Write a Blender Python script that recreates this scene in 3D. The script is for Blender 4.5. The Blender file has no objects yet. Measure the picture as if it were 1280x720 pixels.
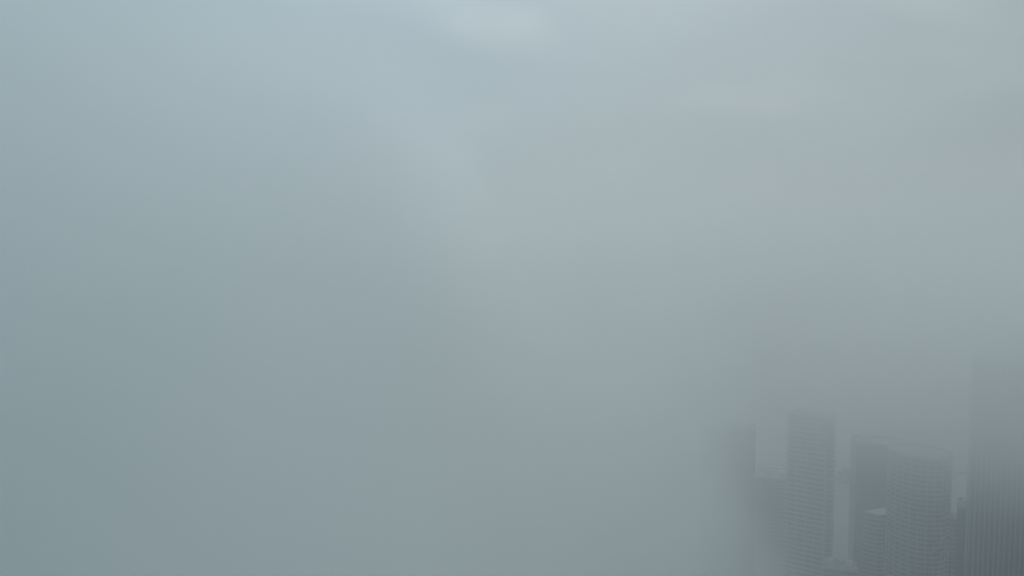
import bpy, bmesh, math, random
from mathutils import Vector, Matrix

random.seed(7)
R = math.radians
scene = bpy.context.scene
col = scene.collection

# ------------------------------------------------------------------ camera
CAM_Z = 300.0
cam_data = bpy.data.cameras.new('camera')
cam_data.sensor_width = 36.0
cam_data.lens = 25.0
cam_data.clip_start = 0.5
cam_data.clip_end = 60000.0
cam = bpy.data.objects.new('camera', cam_data)
cam.location = (0, 0, CAM_Z)
cam.rotation_euler = (R(90 - 3.22), 0, 0)
col.objects.link(cam)
scene.camera = cam

# ------------------------------------------------------------------ sky (overcast deck of cloud over a NISHITA sky)
SUN_ELEV, SUN_ROT = 40.0, 4.0          # degrees; rotation clockwise from +Y
world = bpy.data.worlds.new('World')
scene.world = world
world.use_nodes = True
wt = world.node_tree
for n in list(wt.nodes):
    wt.nodes.remove(n)
def wn(t, **kw):
    n = wt.nodes.new(t)
    for k, v in kw.items():
        setattr(n, k, v)
    return n
def wl(a, b):
    wt.links.new(a, b)
def wmath(op, a, b=None, clamp=False):
    n = wn('ShaderNodeMath', operation=op, use_clamp=clamp)
    for i, v in enumerate((a, b)):
        if v is None:
            continue
        if isinstance(v, (int, float)):
            n.inputs[i].default_value = v
        else:
            wl(v, n.inputs[i])
    return n.outputs[0]

w_out = wn('ShaderNodeOutputWorld')
nish = wn('ShaderNodeTexSky', sky_type='NISHITA')
nish.sun_disc = False
nish.sun_elevation = R(SUN_ELEV)
nish.sun_rotation = R(SUN_ROT)
nish.air_density = 1.5
nish.dust_density = 3.0
bg_clear = wn('ShaderNodeBackground')
bg_clear.inputs['Strength'].default_value = 0.08
wl(nish.outputs[0], bg_clear.inputs['Color'])

tc = wn('ShaderNodeTexCoord')
sep = wn('ShaderNodeSeparateXYZ')
wl(tc.outputs['Generated'], sep.inputs[0])
zz = wmath('MAXIMUM', sep.outputs['Z'], 0.0)
den = wmath('ADD', zz, 0.22)
px_ = wmath('DIVIDE', sep.outputs['X'], den)
py_ = wmath('DIVIDE', sep.outputs['Y'], den)
comb = wn('ShaderNodeCombineXYZ')
wl(px_, comb.inputs[0]); wl(py_, comb.inputs[1])
def cloud_noise(scale, detail, rough, off):
    m = wn('ShaderNodeMapping')
    m.inputs['Location'].default_value = off
    wl(comb.outputs[0], m.inputs['Vector'])
    n = wn('ShaderNodeTexNoise')
    n.inputs['Scale'].default_value = scale
    n.inputs['Detail'].default_value = detail
    n.inputs['Roughness'].default_value = rough
    wl(m.outputs[0], n.inputs['Vector'])
    return n.outputs['Fac']
BRK = (4.0, 9.06, 1.0)
big = cloud_noise(0.55, 1.0, 0.4, (3.1, 1.7, 0.0))
mid = cloud_noise(1.3, 3.0, 0.45, (5.3, 2.2, 1.0))
brk = cloud_noise(1.9, 1.6, 0.45, BRK)
brk = wmath('MAXIMUM', wmath('SUBTRACT', brk, 0.56), 0.0)
sun_v = (math.sin(R(SUN_ROT)) * math.cos(R(SUN_ELEV)), math.cos(R(SUN_ROT)) * math.cos(R(SUN_ELEV)), math.sin(R(SUN_ELEV)))
dotn = wn('ShaderNodeVectorMath', operation='DOT_PRODUCT')
wl(tc.outputs['Generated'], dotn.inputs[0]); dotn.inputs[1].default_value = sun_v
toward = wmath('POWER', wmath('MAXIMUM', dotn.outputs['Value'], 0.0), 6.0)
# brightness of the cloud deck: brighter towards the veiled sun, modulated by broad and finer billows
bright = wmath('ADD', wmath('MULTIPLY', wmath('SUBTRACT', big, 0.5), 0.22), wmath('MULTIPLY', wmath('SUBTRACT', mid, 0.5), 0.20))
bright = wmath('MULTIPLY', bright, wmath('MULTIPLY', zz, 6.0, clamp=True))      # billows melt into the murk at the horizon
bright = wmath('ADD', bright, wmath('MULTIPLY', wmath('MULTIPLY', brk, 0.75), wmath('MULTIPLY', wmath('SUBTRACT', zz, 0.18), 7.0, clamp=True)))
bright = wmath('ADD', bright, wmath('MULTIPLY', toward, 0.27))
bright = wmath('ADD', bright, wmath('MULTIPLY', wmath('MULTIPLY', zz, zz), 0.34))     # an overcast sky is brightest overhead
bright = wmath('ADD', bright, 0.56)
tint = wn('ShaderNodeMixRGB')
tint.inputs['Color1'].default_value = (0.235, 0.455, 0.655, 1)
tint.inputs['Color2'].default_value = (0.548, 0.648, 0.655, 1)
wl(wmath('ADD', wmath('ADD', wmath('MULTIPLY', sep.outputs['X'], 0.6), wmath('MULTIPLY', brk, 1.0)), 0.5, clamp=True), tint.inputs['Fac'])
ccol = wn('ShaderNodeMixRGB', blend_type='MULTIPLY')
ccol.inputs['Fac'].default_value = 1.0
wl(tint.outputs[0], ccol.inputs['Color1'])
wl(bright, ccol.inputs['Color2'])
bg_cloud = wn('ShaderNodeBackground')
bg_cloud.inputs['Strength'].default_value = 1.0
wl(ccol.outputs[0], bg_cloud.inputs['Color'])
mixs = wn('ShaderNodeMixShader')
mixs.inputs['Fac'].default_value = 0.88
wl(bg_clear.outputs[0], mixs.inputs[1]); wl(bg_cloud.outputs[0], mixs.inputs[2])
wl(mixs.outputs[0], w_out.inputs['Surface'])

# ------------------------------------------------------------------ sun (veiled by cloud)
sun_d = bpy.data.lights.new('sun', 'SUN')
sun_d.energy = 0.6
sun_d.angle = R(20)
sun_d.color = (1.0, 0.99, 0.94)
sun = bpy.data.objects.new('sun', sun_d)
sdir = Vector((math.sin(R(SUN_ROT)) * math.cos(R(SUN_ELEV)), math.cos(R(SUN_ROT)) * math.cos(R(SUN_ELEV)), math.sin(R(SUN_ELEV))))
sun.rotation_euler = (-sdir).to_track_quat('-Z', 'Y').to_euler()
sun.location = (0, 0, 900)
col.objects.link(sun)

# ------------------------------------------------------------------ exposure, render
scene.view_settings.view_transform = 'Standard'
scene.view_settings.look = 'None'
scene.view_settings.exposure = 0.0
scene.view_settings.gamma = 1.0
scene.view_settings.use_curve_mapping = False
cy = scene.cycles
cy.max_bounces = 18
cy.volume_bounces = 16
cy.volume_step_rate = 0.5
cy.volume_max_steps = 256
cy.use_denoising = True

# ------------------------------------------------------------------ materials
MATS = {}
def material(name, base, rough=0.7, var=0.12, scale=0.15, metallic=0.0, spec=0.5, bump=0.0, stretch=(1, 1, 1)):
    m = bpy.data.materials.new(name)
    m.use_nodes = True
    nt = m.node_tree
    b = nt.nodes['Principled BSDF']
    b.inputs['Roughness'].default_value = rough
    b.inputs['Metallic'].default_value = metallic
    b.inputs['Specular IOR Level'].default_value = spec
    t = nt.nodes.new('ShaderNodeTexCoord')
    mp = nt.nodes.new('ShaderNodeMapping')
    mp.inputs['Scale'].default_value = stretch
    nt.links.new(t.outputs['Object'], mp.inputs['Vector'])
    n = nt.nodes.new('ShaderNodeTexNoise')
    n.inputs['Scale'].default_value = scale
    n.inputs['Detail'].default_value = 5
    nt.links.new(mp.outputs[0], n.inputs['Vector'])
    r = nt.nodes.new('ShaderNodeValToRGB')
    r.color_ramp.elements[0].position = 0.3
    r.color_ramp.elements[1].position = 0.7
    lo = [c * (1 - var) for c in base]; hi = [min(1, c * (1 + var)) for c in base]
    r.color_ramp.elements[0].color = (*lo, 1)
    r.color_ramp.elements[1].color = (*hi, 1)
    nt.links.new(n.outputs['Fac'], r.inputs['Fac'])
    nt.links.new(r.outputs['Color'], b.inputs['Base Color'])
    if bump:
        bp = nt.nodes.new('ShaderNodeBump')
        bp.inputs['Strength'].default_value = bump
        nt.links.new(n.outputs['Fac'], bp.inputs['Height'])
        nt.links.new(bp.outputs[0], b.inputs['Normal'])
    MATS[name] = m
    return m
material('pale_concrete', (0.23, 0.245, 0.24), 0.8, 0.12, 0.3, stretch=(1, 1, 0.15))
material('grey_concrete', (0.24, 0.24, 0.24), 0.85, 0.15, 0.2, stretch=(1, 1, 0.15))
material('dark_glass', (0.035, 0.05, 0.065), 0.18, 0.35, 0.25)
material('blue_glass', (0.02, 0.05, 0.095), 0.2, 0.3, 0.2)
material('dark_panel', (0.035, 0.05, 0.07), 0.45, 0.2, 0.5)
material('slate_concrete', (0.135, 0.17, 0.195), 0.8, 0.15, 0.3, stretch=(1, 1, 0.15))
material('green_glass', (0.04, 0.065, 0.06), 0.2, 0.35, 0.3)
material('window_frame', (0.18, 0.2, 0.21), 0.5, 0.1, 1.0)
material('fin_metal', (0.20, 0.22, 0.235), 0.45, 0.08, 0.6)
material('roof_gravel', (0.25, 0.26, 0.235), 0.95, 0.2, 0.6)
material('roof_grey', (0.2, 0.2, 0.2), 0.95, 0.2, 0.4)
material('plant_metal', (0.3, 0.31, 0.31), 0.6, 0.15, 0.5)
material('asphalt', (0.05, 0.05, 0.052), 0.9, 0.2, 0.4)
material('paving', (0.3, 0.29, 0.27), 0.9, 0.2, 0.1)
material('earth', (0.10, 0.10, 0.07), 0.95, 0.35, 0.03)
material('grass', (0.055, 0.085, 0.04), 0.95, 0.35, 0.06)
material('leaves', (0.05, 0.085, 0.04), 0.8, 0.5, 0.5)
material('bark', (0.09, 0.07, 0.05), 0.95, 0.2, 1.0)
material('white_paint', (0.75, 0.75, 0.73), 0.6, 0.05, 1.0)
material('rock', (0.2, 0.19, 0.17), 0.95, 0.3, 0.4)
w = material('sea_water', (0.06, 0.07, 0.07), 0.35, 0.25, 0.012, spec=0.3, bump=0.15)

# ------------------------------------------------------------------ mesh helpers
def new_obj(name, bm, mat, parent=None, loc=(0, 0, 0), rz=0.0):
    me = bpy.data.meshes.new(name)
    bmesh.ops.recalc_face_normals(bm, faces=bm.faces[:])
    bm.to_mesh(me); bm.free()
    me.materials.append(MATS[mat])
    o = bpy.data.objects.new(name, me)
    o.location = loc
    o.rotation_euler = (0, 0, rz)
    col.objects.link(o)
    if parent is not None:
        o.parent = parent
    return o

def inst(src, parent, loc, rz=0.0):
    o = src.copy()
    o.location = loc
    o.rotation_euler = (0, 0, rz)
    o.parent = parent
    col.objects.link(o)
    return o

def box(bm, x0, x1, y0, y1, z0, z1):
    v = [bm.verts.new((x, y, z)) for z in (z0, z1) for x, y in ((x0, y0), (x1, y0), (x1, y1), (x0, y1))]
    for f in ((0, 3, 2, 1), (4, 5, 6, 7), (0, 1, 5, 4), (1, 2, 6, 5), (2, 3, 7, 6), (3, 0, 4, 7)):
        bm.faces.new([v[i] for i in f])

def prism(bm, pts, z0, z1):
    a = [bm.verts.new((x, y, z0)) for x, y in pts]
    b = [bm.verts.new((x, y, z1)) for x, y in pts]
    n = len(pts)
    bm.faces.new(list(reversed(a))); bm.faces.new(b)
    for i in range(n):
        j = (i + 1) % n
        bm.faces.new((a[i], a[j], b[j], b[i]))

def ring(bm, outer, inner, z0, z1):
    n = len(outer)
    lo = [bm.verts.new((x, y, z0)) for x, y in outer]; hi = [bm.verts.new((x, y, z1)) for x, y in outer]
    li = [bm.verts.new((x, y, z0)) for x, y in inner]; hi2 = [bm.verts.new((x, y, z1)) for x, y in inner]
    for i in range(n):
        j = (i + 1) % n
        bm.faces.new((lo[i], lo[j], hi[j], hi[i])); bm.faces.new((hi[i], hi[j], hi2[j], hi2[i]))
        bm.faces.new((li[j], li[i], hi2[i], hi2[j])); bm.faces.new((lo[j], lo[i], li[i], li[j]))

def circle(r, n, cx=0, cy_=0):
    return [(cx + r * math.cos(2 * math.pi * i / n), cy_ + r * math.sin(2 * math.pi * i / n)) for i in range(n)]

def cyl(bm, r0, r1, z0, z1, n=8, cx=0, cy_=0):
    a = [bm.verts.new((x, y, z0)) for x, y in circle(r0, n, cx, cy_)]
    b = [bm.verts.new((x, y, z1)) for x, y in circle(r1, n, cx, cy_)]
    bm.faces.new(list(reversed(a))); bm.faces.new(b)
    for i in range(n):
        j = (i + 1) % n
        bm.faces.new((a[i], a[j], b[j], b[i]))

def thing(name, label, cat, loc, rz=0.0, group=None):
    o = bpy.data.objects.new(name, None)
    o.empty_display_size = 5
    o.location = loc
    o.rotation_euler = (0, 0, rz)
    o['label'] = label; o['category'] = cat
    if group:
        o['group'] = group
    col.objects.link(o)
    return o

def structure(name, bm, mat, loc=(0, 0, 0)):
    o = new_obj(name, bm, mat, None, loc)
    o['kind'] = 'structure'
    return o

LAND_Z = 3.0
# ------------------------------------------------------------------ the setting: bay, city ground, far shores
bm = bmesh.new()
S = 9000
vs = [bm.verts.new((x, y, 0)) for x, y in ((-S, -S), (S, -S), (S, S), (-S, S))]
bm.faces.new(vs)
structure('sea', bm, 'sea_water')

bm = bmesh.new()
shore = [(-1500, 600), (-900, 590), (-300, 612), (60, 606), (330, 622), (520, 640), (640, 668), (900, 700), (1500, 690)]
prism(bm, [(-1500, -800), (1500, -800)] + list(reversed(shore)), -2.0, LAND_Z)
structure('city_ground', bm, 'paving')

bm = bmesh.new()
for i in range(len(shore) - 1):
    (xa, ya), (xb, yb) = shore[i], shore[i + 1]
    prism(bm, [(xa, ya - 22), (xb, yb - 22), (xb, yb - 8), (xa, ya - 8)], LAND_Z + 0.004, LAND_Z + 0.05)
structure('coast_road', bm, 'asphalt')

# headland with its road on the far side of the water (right)
def ground_prism(name, pts, z0, z1, mat):
    b = bmesh.new()
    prism(b, pts, z0, z1)
    return structure(name, b, mat)
ground_prism('headland', [(530, 904), (565, 900), (590, 926), (660, 936), (900, 950), (1100, 1000), (1100, 1100), (800, 1050), (670, 1036), (590, 1022), (545, 960)], -1, 3.0, 'earth')
ground_prism('headland_road', [(580, 958), (640, 965), (1000, 1000), (1000, 1010), (640, 975), (580, 968)], 3.004, 3.12, 'paving')
ground_prism('headland_promenade', [(592, 930), (660, 940), (900, 955), (900, 960), (660, 946), (592, 936)], 3.004, 3.12, 'paving')
# curved breakwater in the distance
arc = [(572, 1104), (610, 1126), (654, 1146), (700, 1166), (748, 1187), (800, 1206), (900, 1240), (1050, 1280)]
far = [(1050, 1335), (900, 1285), (791, 1234), (745, 1211), (697, 1183), (652, 1156), (608, 1131), (572, 1107)]
ground_prism('breakwater', [(x, y) for x, y in arc] + far, -1, 4.0, 'rock')

# ------------------------------------------------------------------ causeway (viaduct over the water)
cw = thing('causeway', 'low road viaduct on piers crossing the grey water behind the towers', 'bridge', (0, 0, 0))
A = Vector((180, 961, 0)); B = Vector((548, 907, 0))
d = (B - A).normalized(); nrm = Vector((-d.y, d.x, 0))
L = (B - A).length
def rot_rect(b, c, half_l, half_w, z0, z1):
    pts = []
    for s, t in ((-1, -1), (1, -1), (1, 1), (-1, 1)):
        p = c + d * (s * half_l) + nrm * (t * half_w)
        pts.append((p.x, p.y))
    prism(b, pts, z0, z1)
bm = bmesh.new(); rot_rect(bm, (A + B) / 2, L / 2, 6.0, 6.5, 8.0); new_obj('deck', bm, 'grey_concrete', cw)
for s in (-1, 1):
    bm = bmesh.new(); rot_rect(bm, (A + B) / 2 + nrm * s * 5.8, L / 2, 0.2, 8.0, 9.1); new_obj('parapet', bm, 'grey_concrete', cw)
k = 0
pier0 = None
while k * 24 < L:
    p = A + d * (k * 24)
    if pier0 is None:
        bm = bmesh.new(); cyl(bm, 1.1, 1.1, -1, 6.5, 8); pier0 = new_obj('pier', bm, 'grey_concrete', cw, p)
    else:
        inst(pier0, cw, p)
    k += 1

# islet with trees in front of the causeway
def blob(cx, cy_, rx, ry, n, jit):
    return [(cx + rx * (1 + random.uniform(-jit, jit)) * math.cos(2 * math.pi * i / n), cy_ + ry * (1 + random.uniform(-jit, jit)) * math.sin(2 * math.pi * i / n)) for i in range(n)]
ground_prism('islet', blob(434, 903, 15, 11, 16, 0.12), -1, 2.0, 'grass')

def tree_meshes(h, cr, seed):
    rnd = random.Random(seed)
    t = bmesh.new(); cyl(t, h * 0.035, h * 0.015, 0, h * 0.7, 7)
    for i in range(4):
        a = rnd.uniform(0, 6.28); base = Vector((0, 0, h * rnd.uniform(.35, .55))); tip = base + Vector((math.cos(a) * cr * .6, math.sin(a) * cr * .6, h * .25))
        u = (tip - base).normalized(); q = u.to_track_quat('Z', 'Y').to_matrix()
        ring_a = [t.verts.new(base + q @ Vector((h * .012 * math.cos(2.1 * j), h * .012 * math.sin(2.1 * j), 0))) for j in range(3)]
        tp = t.verts.new(tip)
        for j in range(3):
            t.faces.new((ring_a[j], ring_a[(j + 1) % 3], tp))
    c = bmesh.new()
    for i in range(420):
        while True:
            p = Vector((rnd.uniform(-1, 1), rnd.uniform(-1, 1), rnd.uniform(-1, 1)))
            if 0.35 < p.length < 1.0:
                break
        p = Vector((p.x * cr, p.y * cr, h * 0.68 + p.z * h * 0.32)) * 1.0
        s = rnd.uniform(.25, .55) * cr * .4
        q = Vector((rnd.gauss(0, 1), rnd.gauss(0, 1), rnd.gauss(0, 1) + .6)).normalized().to_track_quat('Z', 'Y').to_matrix()
        vs_ = [c.verts.new(p + q @ Vector((x * s, y * s, 0))) for x, y in ((-1, -.5), (0, -.9), (1, 0), (0, .9), (-1, .5))]
        c.faces.new(vs_)
    return t, c
tl = ['tall round tree at the centre of the small islet', 'shorter tree at the right tip of the small islet', 'spreading tree on the near bank of the small islet', 'slim tree at the left end of the small islet']
for i, (x, y, h, cr) in enumerate(((434, 906, 13, 6), (444, 902, 9, 4.6), (436, 896, 10, 5.5), (424, 902, 11, 4.0))):
    tr = thing('tree', tl[i], 'tree', (x, y, 2.0), random.uniform(0, 6), 'trees on the islet')
    t, c = tree_meshes(h, cr, 11 + i)
    new_obj('trunk', t, 'bark', tr)
    new_obj('crown', c, 'leaves', tr)

# ------------------------------------------------------------------ towers
def roof_kit(root, z, w_, dp, seed, parapet_mat='pale_concrete', roof_mat='roof_gravel'):
    """roof surface, parapet and plant boxes on a rectangular roof centred on the root"""
    rnd = random.Random(seed)
    bm = bmesh.new(); box(bm, -w_/2 + .3, w_/2 - .3, -dp/2 + .3, dp/2 - .3, z + 0.002, z + 0.25); new_obj('roof', bm, roof_mat, root)
    bm = bmesh.new()
    o_ = [(-w_/2 - .05, -dp/2 - .05), (w_/2 + .05, -dp/2 - .05), (w_/2 + .05, dp/2 + .05), (-w_/2 - .05, dp/2 + .05)]
    i_ = [(-w_/2 + .28, -dp/2 + .28), (w_/2 - .28, -dp/2 + .28), (w_/2 - .28, dp/2 - .28), (-w_/2 + .28, dp/2 - .28)]
    ring(bm, o_, i_, z + 0.003, z + 1.2); new_obj('parapet', bm, parapet_mat, root)
    for i in range(3):
        sx, sy, sz = rnd.uniform(.1, .22) * w_, rnd.uniform(.15, .3) * dp, rnd.uniform(2, 4.5)
        x = (-.28 + .28 * i) * w_; y = rnd.uniform(-.15, .15) * dp
        bm = bmesh.new(); box(bm, x - sx/2, x + sx/2, y - sy/2, y + sy/2, z + .26, z + sz)
        new_obj('rooftop_unit', bm, 'plant_metal', root)

def balcony_tower(loc, rz, w_, dp, H, pitch, label):
    root = thing('apartment_tower', label, 'tower', loc, rz)
    n = int(H / pitch); H = n * pitch
    bm = bmesh.new(); box(bm, -w_/2, w_/2, -dp/2, dp/2, 0, H); new_obj('core', bm, 'green_glass', root)
    # balcony floor of every storey: slab with its solid parapet, projecting on the front and both ends
    bm = bmesh.new()
    box(bm, -w_/2 - 1.3, w_/2 * .74, -dp/2 - 1.6, -dp/2 - .02, 0, 0.3)
    box(bm, w_/2 * .80, w_/2 + 1.6, -dp/2 - 1.2, -dp/2 + dp * .35, 0, 0.3)
    s0 = new_obj('balcony_slab', bm, 'pale_concrete', root, (0, 0, pitch))
    bm = bmesh.new()
    box(bm, -w_/2 - 1.3, w_/2 * .74, -dp/2 - 1.75, -dp/2 - 1.602, 0, 1.15)
    box(bm, w_/2 + 1.602, w_/2 + 1.75, -dp/2 - 1.2, -dp/2 + dp * .35, 0, 1.15)
    p0 = new_obj('balustrade', bm, 'pale_concrete', root, (0, 0, pitch))
    for i in range(2, n):
        inst(s0, root, (0, 0, i * pitch)); inst(p0, root, (0, 0, i * pitch))
    # party walls between the flats
    bm = bmesh.new(); box(bm, -.15, .15, -dp/2 - 1.45, -dp/2 - .022, pitch, H - .02)
    d0 = None
    for i in range(5):
        x = -w_/2 + .5 + i * (w_ * .84 / 4)
        if d0 is None:
            d0 = new_obj('dividing_wall', bm, 'pale_concrete', root, (x, 0, 0))
        else:
            inst(d0, root, (x, 0, 0))
    # recessed stair strip near the right end
    bm = bmesh.new(); box(bm, w_/2 * .755, w_/2 * .785, -dp/2 - .9, -dp/2 - .02, 0, H - .03); new_obj('stair_wall', bm, 'grey_concrete', root)
    # window frames behind the balconies (too fine to pick apart)
    bm = bmesh.new()
    for i in range(n):
        for j in range(16):
            x = -w_/2 + 1 + j * (w_ * .84 / 16)
            box(bm, x - .06, x + .06, -dp/2 - .06, -dp/2 - .004, i * pitch + .4, (i + 1) * pitch - .1)
    fr = new_obj('window_frame', bm, 'window_frame', root); fr['kind'] = 'stuff'
    roof_kit(root, H, w_, dp, 5)
    bm = bmesh.new(); cyl(bm, .35, .12, H + 1, H + 22, 6); new_obj('antenna', bm, 'plant_metal', root)
    return root

def curtain_tower(name, loc, rz, w_, dp, H, pitch, glass, frame, label, cat='tower', nm=9, fins=False, seed=1):
    root = thing(name, label, cat, loc, rz)
    n = max(2, int(H / pitch)); H = n * pitch
    bm = bmesh.new(); box(bm, -w_/2, w_/2, -dp/2, dp/2, 0, H); new_obj('glass_wall', bm, glass, root)
    bm = bmesh.new()
    e = .08
    ring(bm, [(-w_/2 - e, -dp/2 - e), (w_/2 + e, -dp/2 - e), (w_/2 + e, dp/2 + e), (-w_/2 - e, dp/2 + e)],
         [(-w_/2 + .02, -dp/2 + .02), (w_/2 - .02, -dp/2 + .02), (w_/2 - .02, dp/2 - .02), (-w_/2 + .02, dp/2 - .02)], 0, .55)
    s0 = new_obj('spandrel', bm, frame, root, (0, 0, pitch - .6))
    for i in range(2, n + 1):
        inst(s0, root, (0, 0, i * pitch - .6))
    fw, fd = (.42, 1.15) if fins else (.12, .25)
    bm = bmesh.new(); box(bm, -fw/2, fw/2, -fd, -.003 - e, 0, H - .07)
    nmz = 'fin' if fins else 'mullion'
    f0 = new_obj(nmz, bm, 'fin_metal' if fins else frame, root, (-w_/2 + .4, -dp/2, 0))
    for i in range(1, nm):
        inst(f0, root, (-w_/2 + .4 + i * (w_ - .8) / (nm - 1), -dp/2, 0))
    ms = max(3, int(nm * dp / w_ * .6))
    for i in range(ms):
        y = -dp/2 + .6 + i * (dp - 1.2) / (ms - 1)
        inst(f0, root, (-w_/2, y, 0), -math.pi / 2)
        inst(f0, root, (w_/2, y, 0), math.pi / 2)
    roof_kit(root, H, w_, dp, seed, frame, 'roof_grey')
    return root

def outline_tower(name, loc, rz, pts, H, pitch, glass, slab_mat, label, cat='tower', over=.9, roof_mat='roof_gravel', ncol=0, kerb=1.3):
    """tower on any convex outline: glass core, one projecting floor slab per storey, columns"""
    root = thing(name, label, cat, loc, rz)
    n = int(H / pitch); H = n * pitch
    bm = bmesh.new(); prism(bm, pts, 0, H); new_obj('glass_wall', bm, glass, root)
    cx = sum(p[0] for p in pts) / len(pts); cyy = sum(p[1] for p in pts) / len(pts)
    def grow(k):
        out = []
        for x, y in pts:
            v = Vector((x - cx, y - cyy)); l = v.length
            out.append((cx + v.x * (l + k) / l, cyy + v.y * (l + k) / l))
        return out
    bm = bmesh.new(); ring(bm, grow(over), grow(-.03), 0, .95)
    s0 = new_obj('floor_slab', bm, slab_mat, root, (0, 0, pitch - .5))
    for i in range(2, n):
        inst(s0, root, (0, 0, i * pitch - .5))
    bm = bmesh.new(); ring(bm, grow(over), grow(-.5), 0, kerb); new_obj('parapet', bm, slab_mat, root, (0, 0, H + .003))
    bm = bmesh.new(); prism(bm, grow(-.503), .004, .3); new_obj('roof', bm, roof_mat, root, (0, 0, H))
    if ncol:
        bm = bmesh.new(); box(bm, -.28, .28, -.28, .28, 0, H - .02)
        c0 = None
        m = len(pts)
        for i in range(ncol):
            x, y = grow(over * .55)[int(i * m / ncol)]
            a = math.atan2(y - cyy, x - cx)
            if c0 is None:
                c0 = new_obj('column', bm, slab_mat, root, (x, y, 0), a)
            else:
                inst(c0, root, (x, y, 0), a)
    return root

# balcony tower with pale floor bands (centre)
balcony_tower((209.0, 489.0, LAND_Z), R(-32), 28.0, 17.0, 182, 3.42,
              'grey apartment tower striped by balcony slabs, right of the gap with the causeway')
# tower fading into the fog bank on the left
curtain_tower('office_tower', (164.8, 531.6, LAND_Z), R(-19), 37.0, 20.0, 163.8, 3.6, 'dark_glass', 'dark_panel',
              'faint tower half lost in fog, left of the balcony striped tower', nm=10, seed=2)
# lower block between them
lb = curtain_tower('apartment_block', (221.0, 602.0, LAND_Z), R(-20), 42.0, 18.0, 104, 3.4, 'green_glass', 'grey_concrete',
              'lower hazy block with uneven roof between the faint tower and balcony tower', 'building', nm=12, seed=4)
# dark slab behind the round tower
curtain_tower('office_tower', (281.4, 540.0, LAND_Z), R(-17), 33.0, 24.0, 151, 3.7, 'blue_glass', 'dark_panel',
              'dark blue glass tower rising behind the small pale roof', nm=10, seed=3)
# round tower
outline_tower('round_tower', (259.5, 446.0, LAND_Z), 0, circle(17.2, 48), 170, 3.04, 'blue_glass', 'slate_concrete',
              'round tower with curved floor bands right of the small pale roof', over=.7, ncol=24, roof_mat='roof_grey')
# small rounded tower with a pale roof
half = [(-13, -2), (-9, -5.6), (-5, -7.4), (0, -7), (4, -5), (8, -1), (10, 3), (9, 6), (2, 4), (-6, 1)]
outline_tower('rounded_block', (251.0, 474.0, LAND_Z), 0, half, 119, 3.04, 'blue_glass', 'slate_concrete',
              'lower rounded block with pale flat roof tucked left of the round tower', 'building', over=.6, kerb=.4)
# narrow block right of the round tower
curtain_tower('apartment_block', (302.0, 482.0, LAND_Z), R(-24), 15.0, 7.0, 112.5, 3.3, 'green_glass', 'pale_concrete',
              'narrow block with pale roof edge in the gap right of the round tower', 'building', nm=4, seed=6)
# stepped wing and tall finned tower (right edge)
curtain_tower('office_block', (248.0, 375.0, LAND_Z), R(-32), 14.0, 16.0, 158.5, 3.6, 'blue_glass', 'dark_panel',
              'dark blue block whose flat top steps down beside the finned tower', 'building', nm=5, seed=8)
curtain_tower('finned_tower', (255.7, 366.0, LAND_Z), R(-33), 27.0, 24.0, 236.9, 3.7, 'blue_glass', 'dark_panel',
              'tall tower with vertical fins down its front at the right edge', nm=13, fins=True, seed=9)
curtain_tower('office_tower', (395.0, 530.0, LAND_Z), R(-30), 30.0, 26.0, 240, 3.7, 'dark_glass', 'grey_concrete',
              'tallest and faintest tower, a shadow in cloud behind the finned tower', nm=9, seed=10)
# low block in front of the strip of open water
curtain_tower('apartment_block', (212.0, 449.0, LAND_Z), R(-22), 20.0, 14.0, 92.5, 3.3, 'blue_glass', 'grey_concrete',
              'low block at the foot of the bright strip of water between two towers', 'building', nm=7, seed=12)

# ------------------------------------------------------------------ air: even haze, and the fog bank rolling in from the left
def volume_mat(name, color, density, aniso=0.3, builder=None):
    m = bpy.data.materials.new(name)
    m.use_nodes = True
    nt = m.node_tree
    for n in list(nt.nodes):
        nt.nodes.remove(n)
    out = nt.nodes.new('ShaderNodeOutputMaterial')
    v = nt.nodes.new('ShaderNodeVolumePrincipled')
    v.inputs['Color'].default_value = (*color, 1)
    v.inputs['Density'].default_value = density
    v.inputs['Anisotropy'].default_value = aniso
    nt.links.new(v.outputs[0], out.inputs['Volume'])
    if builder:
        nt.links.new(builder(nt), v.inputs['Density'])
    MATS[name] = m
    return m

HAZE_SIGMA = 0.00045
volume_mat('haze_air', (0.986, 0.993, 0.998), HAZE_SIGMA, 0.4)
bm = bmesh.new(); box(bm, -9500, 9500, -9500, 9500, -3.0, 430.0)
hz = new_obj('haze', bm, 'haze_air'); hz['kind'] = 'stuff'

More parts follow.
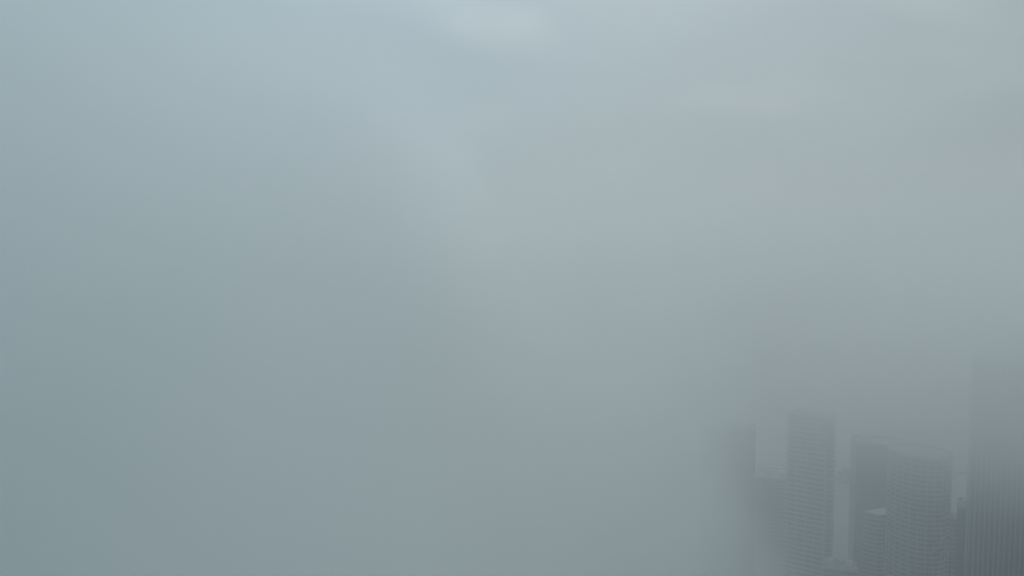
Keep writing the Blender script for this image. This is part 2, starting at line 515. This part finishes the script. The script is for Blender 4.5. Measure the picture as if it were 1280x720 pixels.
def fog_density(nt):
    N = nt.nodes; Lk = nt.links
    def mth(op, a, b=None, c=None, clamp=False):
        n = N.new('ShaderNodeMath'); n.operation = op; n.use_clamp = clamp
        for i, v in enumerate((a, b, c)):
            if v is None: continue
            if isinstance(v, (int, float)): n.inputs[i].default_value = v
            else: Lk.new(v, n.inputs[i])
        return n.outputs[0]
    def mapr(v, f0, f1, t0, t1):
        n = N.new('ShaderNodeMapRange'); n.interpolation_type = 'SMOOTHSTEP'
        Lk.new(v, n.inputs['Value'])
        for k_, q in (('From Min', f0), ('From Max', f1), ('To Min', t0), ('To Max', t1)):
            n.inputs[k_].default_value = q
        return n.outputs[0]
    g = N.new('ShaderNodeNewGeometry')
    s = N.new('ShaderNodeSeparateXYZ'); Lk.new(g.outputs['Position'], s.inputs[0])
    X, Y, Z = s.outputs
    n1 = N.new('ShaderNodeTexNoise'); n1.inputs['Scale'].default_value = 0.006; n1.inputs['Detail'].default_value = 1.5
    Lk.new(g.outputs['Position'], n1.inputs['Vector'])
    nz = mth('SUBTRACT', n1.outputs['Fac'], 0.5)
    n2 = N.new('ShaderNodeTexNoise'); n2.inputs['Scale'].default_value = 0.013; n2.inputs['Detail'].default_value = 2.5
    Lk.new(g.outputs['Position'], n2.inputs['Vector'])
    puff = mapr(n2.outputs['Fac'], 0.36, 0.66, 0.30, 1.9)
    # distance from the sloping face of the bank, which also leans away with distance
    edge = mth('ADD', mth('MULTIPLY', Y, 0.057), mth('MULTIPLY', mth('SUBTRACT', 300.0, Z), 0.80))
    u = mth('SUBTRACT', X, mth('SUBTRACT', edge, 12.0))
    u = mth('ADD', u, mth('MULTIPLY', nz, 110.0))
    bank = mth('MULTIPLY', mapr(u, -90.0, 34.0, 0.0085, 0.0), puff)
    # cloud hanging over the towers' heads, clear right below the camera and out over the bay
    base = mth('MULTIPLY', mapr(mth('ADD', Z, mth('MULTIPLY', nz, 40.0)), 172.0, 219.0, 0.0, 0.0055), mapr(Y, 155.0, 230.0, 0.0, 1.0))
    base = mth('MULTIPLY', base, mapr(Y, 350.0, 540.0, 1.0, 0.02))
    heart = mapr(mth('ADD', X, mth('MULTIPLY', nz, 80.0)), -120.0, -12.0, 0.050, 0.0)
    heart = mth('MULTIPLY', heart, mapr(mth('ADD', Z, mth('MULTIPLY', nz, 70.0)), 328.0, 402.0, 1.0, 0.0))     # thick side of the bank added and built up to shade the left
    cap = mapr(mth('ADD', Z, mth('MULTIPLY', nz, 20.0)), 304.0, 348.0, 1.0, 0.0)
    reach = mapr(Y, 600.0, 790.0, 1.0, 0.0)
    bank = mth('MULTIPLY', mth('MULTIPLY', bank, cap), reach)
    heart = mth('MULTIPLY', heart, reach)
    base = mth('MULTIPLY', base, cap)
    dv = N.new('ShaderNodeVectorMath'); dv.operation = 'DISTANCE'
    sc_ = N.new('ShaderNodeVectorMath'); sc_.operation = 'MULTIPLY'
    Lk.new(g.outputs['Position'], sc_.inputs[0]); sc_.inputs[1].default_value = (1.0, 1.0, 1.7)      # flattened wisp
    Lk.new(sc_.outputs[0], dv.inputs[0]); dv.inputs[1].default_value = (207.0, 290.0, 250.0 * 1.7)
    wisp = mapr(mth('ADD', dv.outputs['Value'], mth('MULTIPLY', nz, 60.0)), 30.0, 105.0, 0.0118, 0.0)
    dv2 = N.new('ShaderNodeVectorMath'); dv2.operation = 'DISTANCE'
    sc2 = N.new('ShaderNodeVectorMath'); sc2.operation = 'MULTIPLY'
    Lk.new(g.outputs['Position'], sc2.inputs[0]); sc2.inputs[1].default_value = (1.0, 1.0, 0.45)      # tall wisp
    Lk.new(sc2.outputs[0], dv2.inputs[0]); dv2.inputs[1].default_value = (94.0, 430.0, 178.0 * 0.45)
    wisp2 = mapr(mth('ADD', dv2.outputs['Value'], mth('MULTIPLY', nz, 50.0)), 12.0, 66.0, 0.021, 0.0)
    bank = mth('ADD', bank, wisp2)
    low = mth('ADD', base, wisp)
    total = mth('ADD', mth('ADD', bank, heart), low)
    # the murk over the city is a little browner than the fog of the bank
    fac = mth('DIVIDE', low, mth('ADD', total, 1e-5), clamp=True)
    mx = N.new('ShaderNodeMixRGB'); Lk.new(fac, mx.inputs['Fac'])
    mb = N.new('ShaderNodeMixRGB')
    Lk.new(mth('DIVIDE', heart, mth('ADD', mth('ADD', bank, heart), 1e-5), clamp=True), mb.inputs['Fac'])
    mb.inputs['Color1'].default_value = (0.988, 1.0, 0.991, 1)
    mb.inputs['Color2'].default_value = (0.978, 0.995, 1.0, 1)  # bluish light from the left put into the thick side's fog colour
    Lk.new(mb.outputs[0], mx.inputs['Color1'])
    mx.inputs['Color2'].default_value = (0.985, 0.980, 0.968, 1)
    Lk.new(mx.outputs[0], N['Principled Volume'].inputs['Color'])
    return total
volume_mat('fog_air', (0.992, 0.998, 0.996), 0.004, 0.42, fog_density)
bm = bmesh.new(); box(bm, -520, 640, -260, 800, 1.0 + LAND_Z, 426.0)
fb = new_obj('fog_bank', bm, 'fog_air'); fb['kind'] = 'stuff'
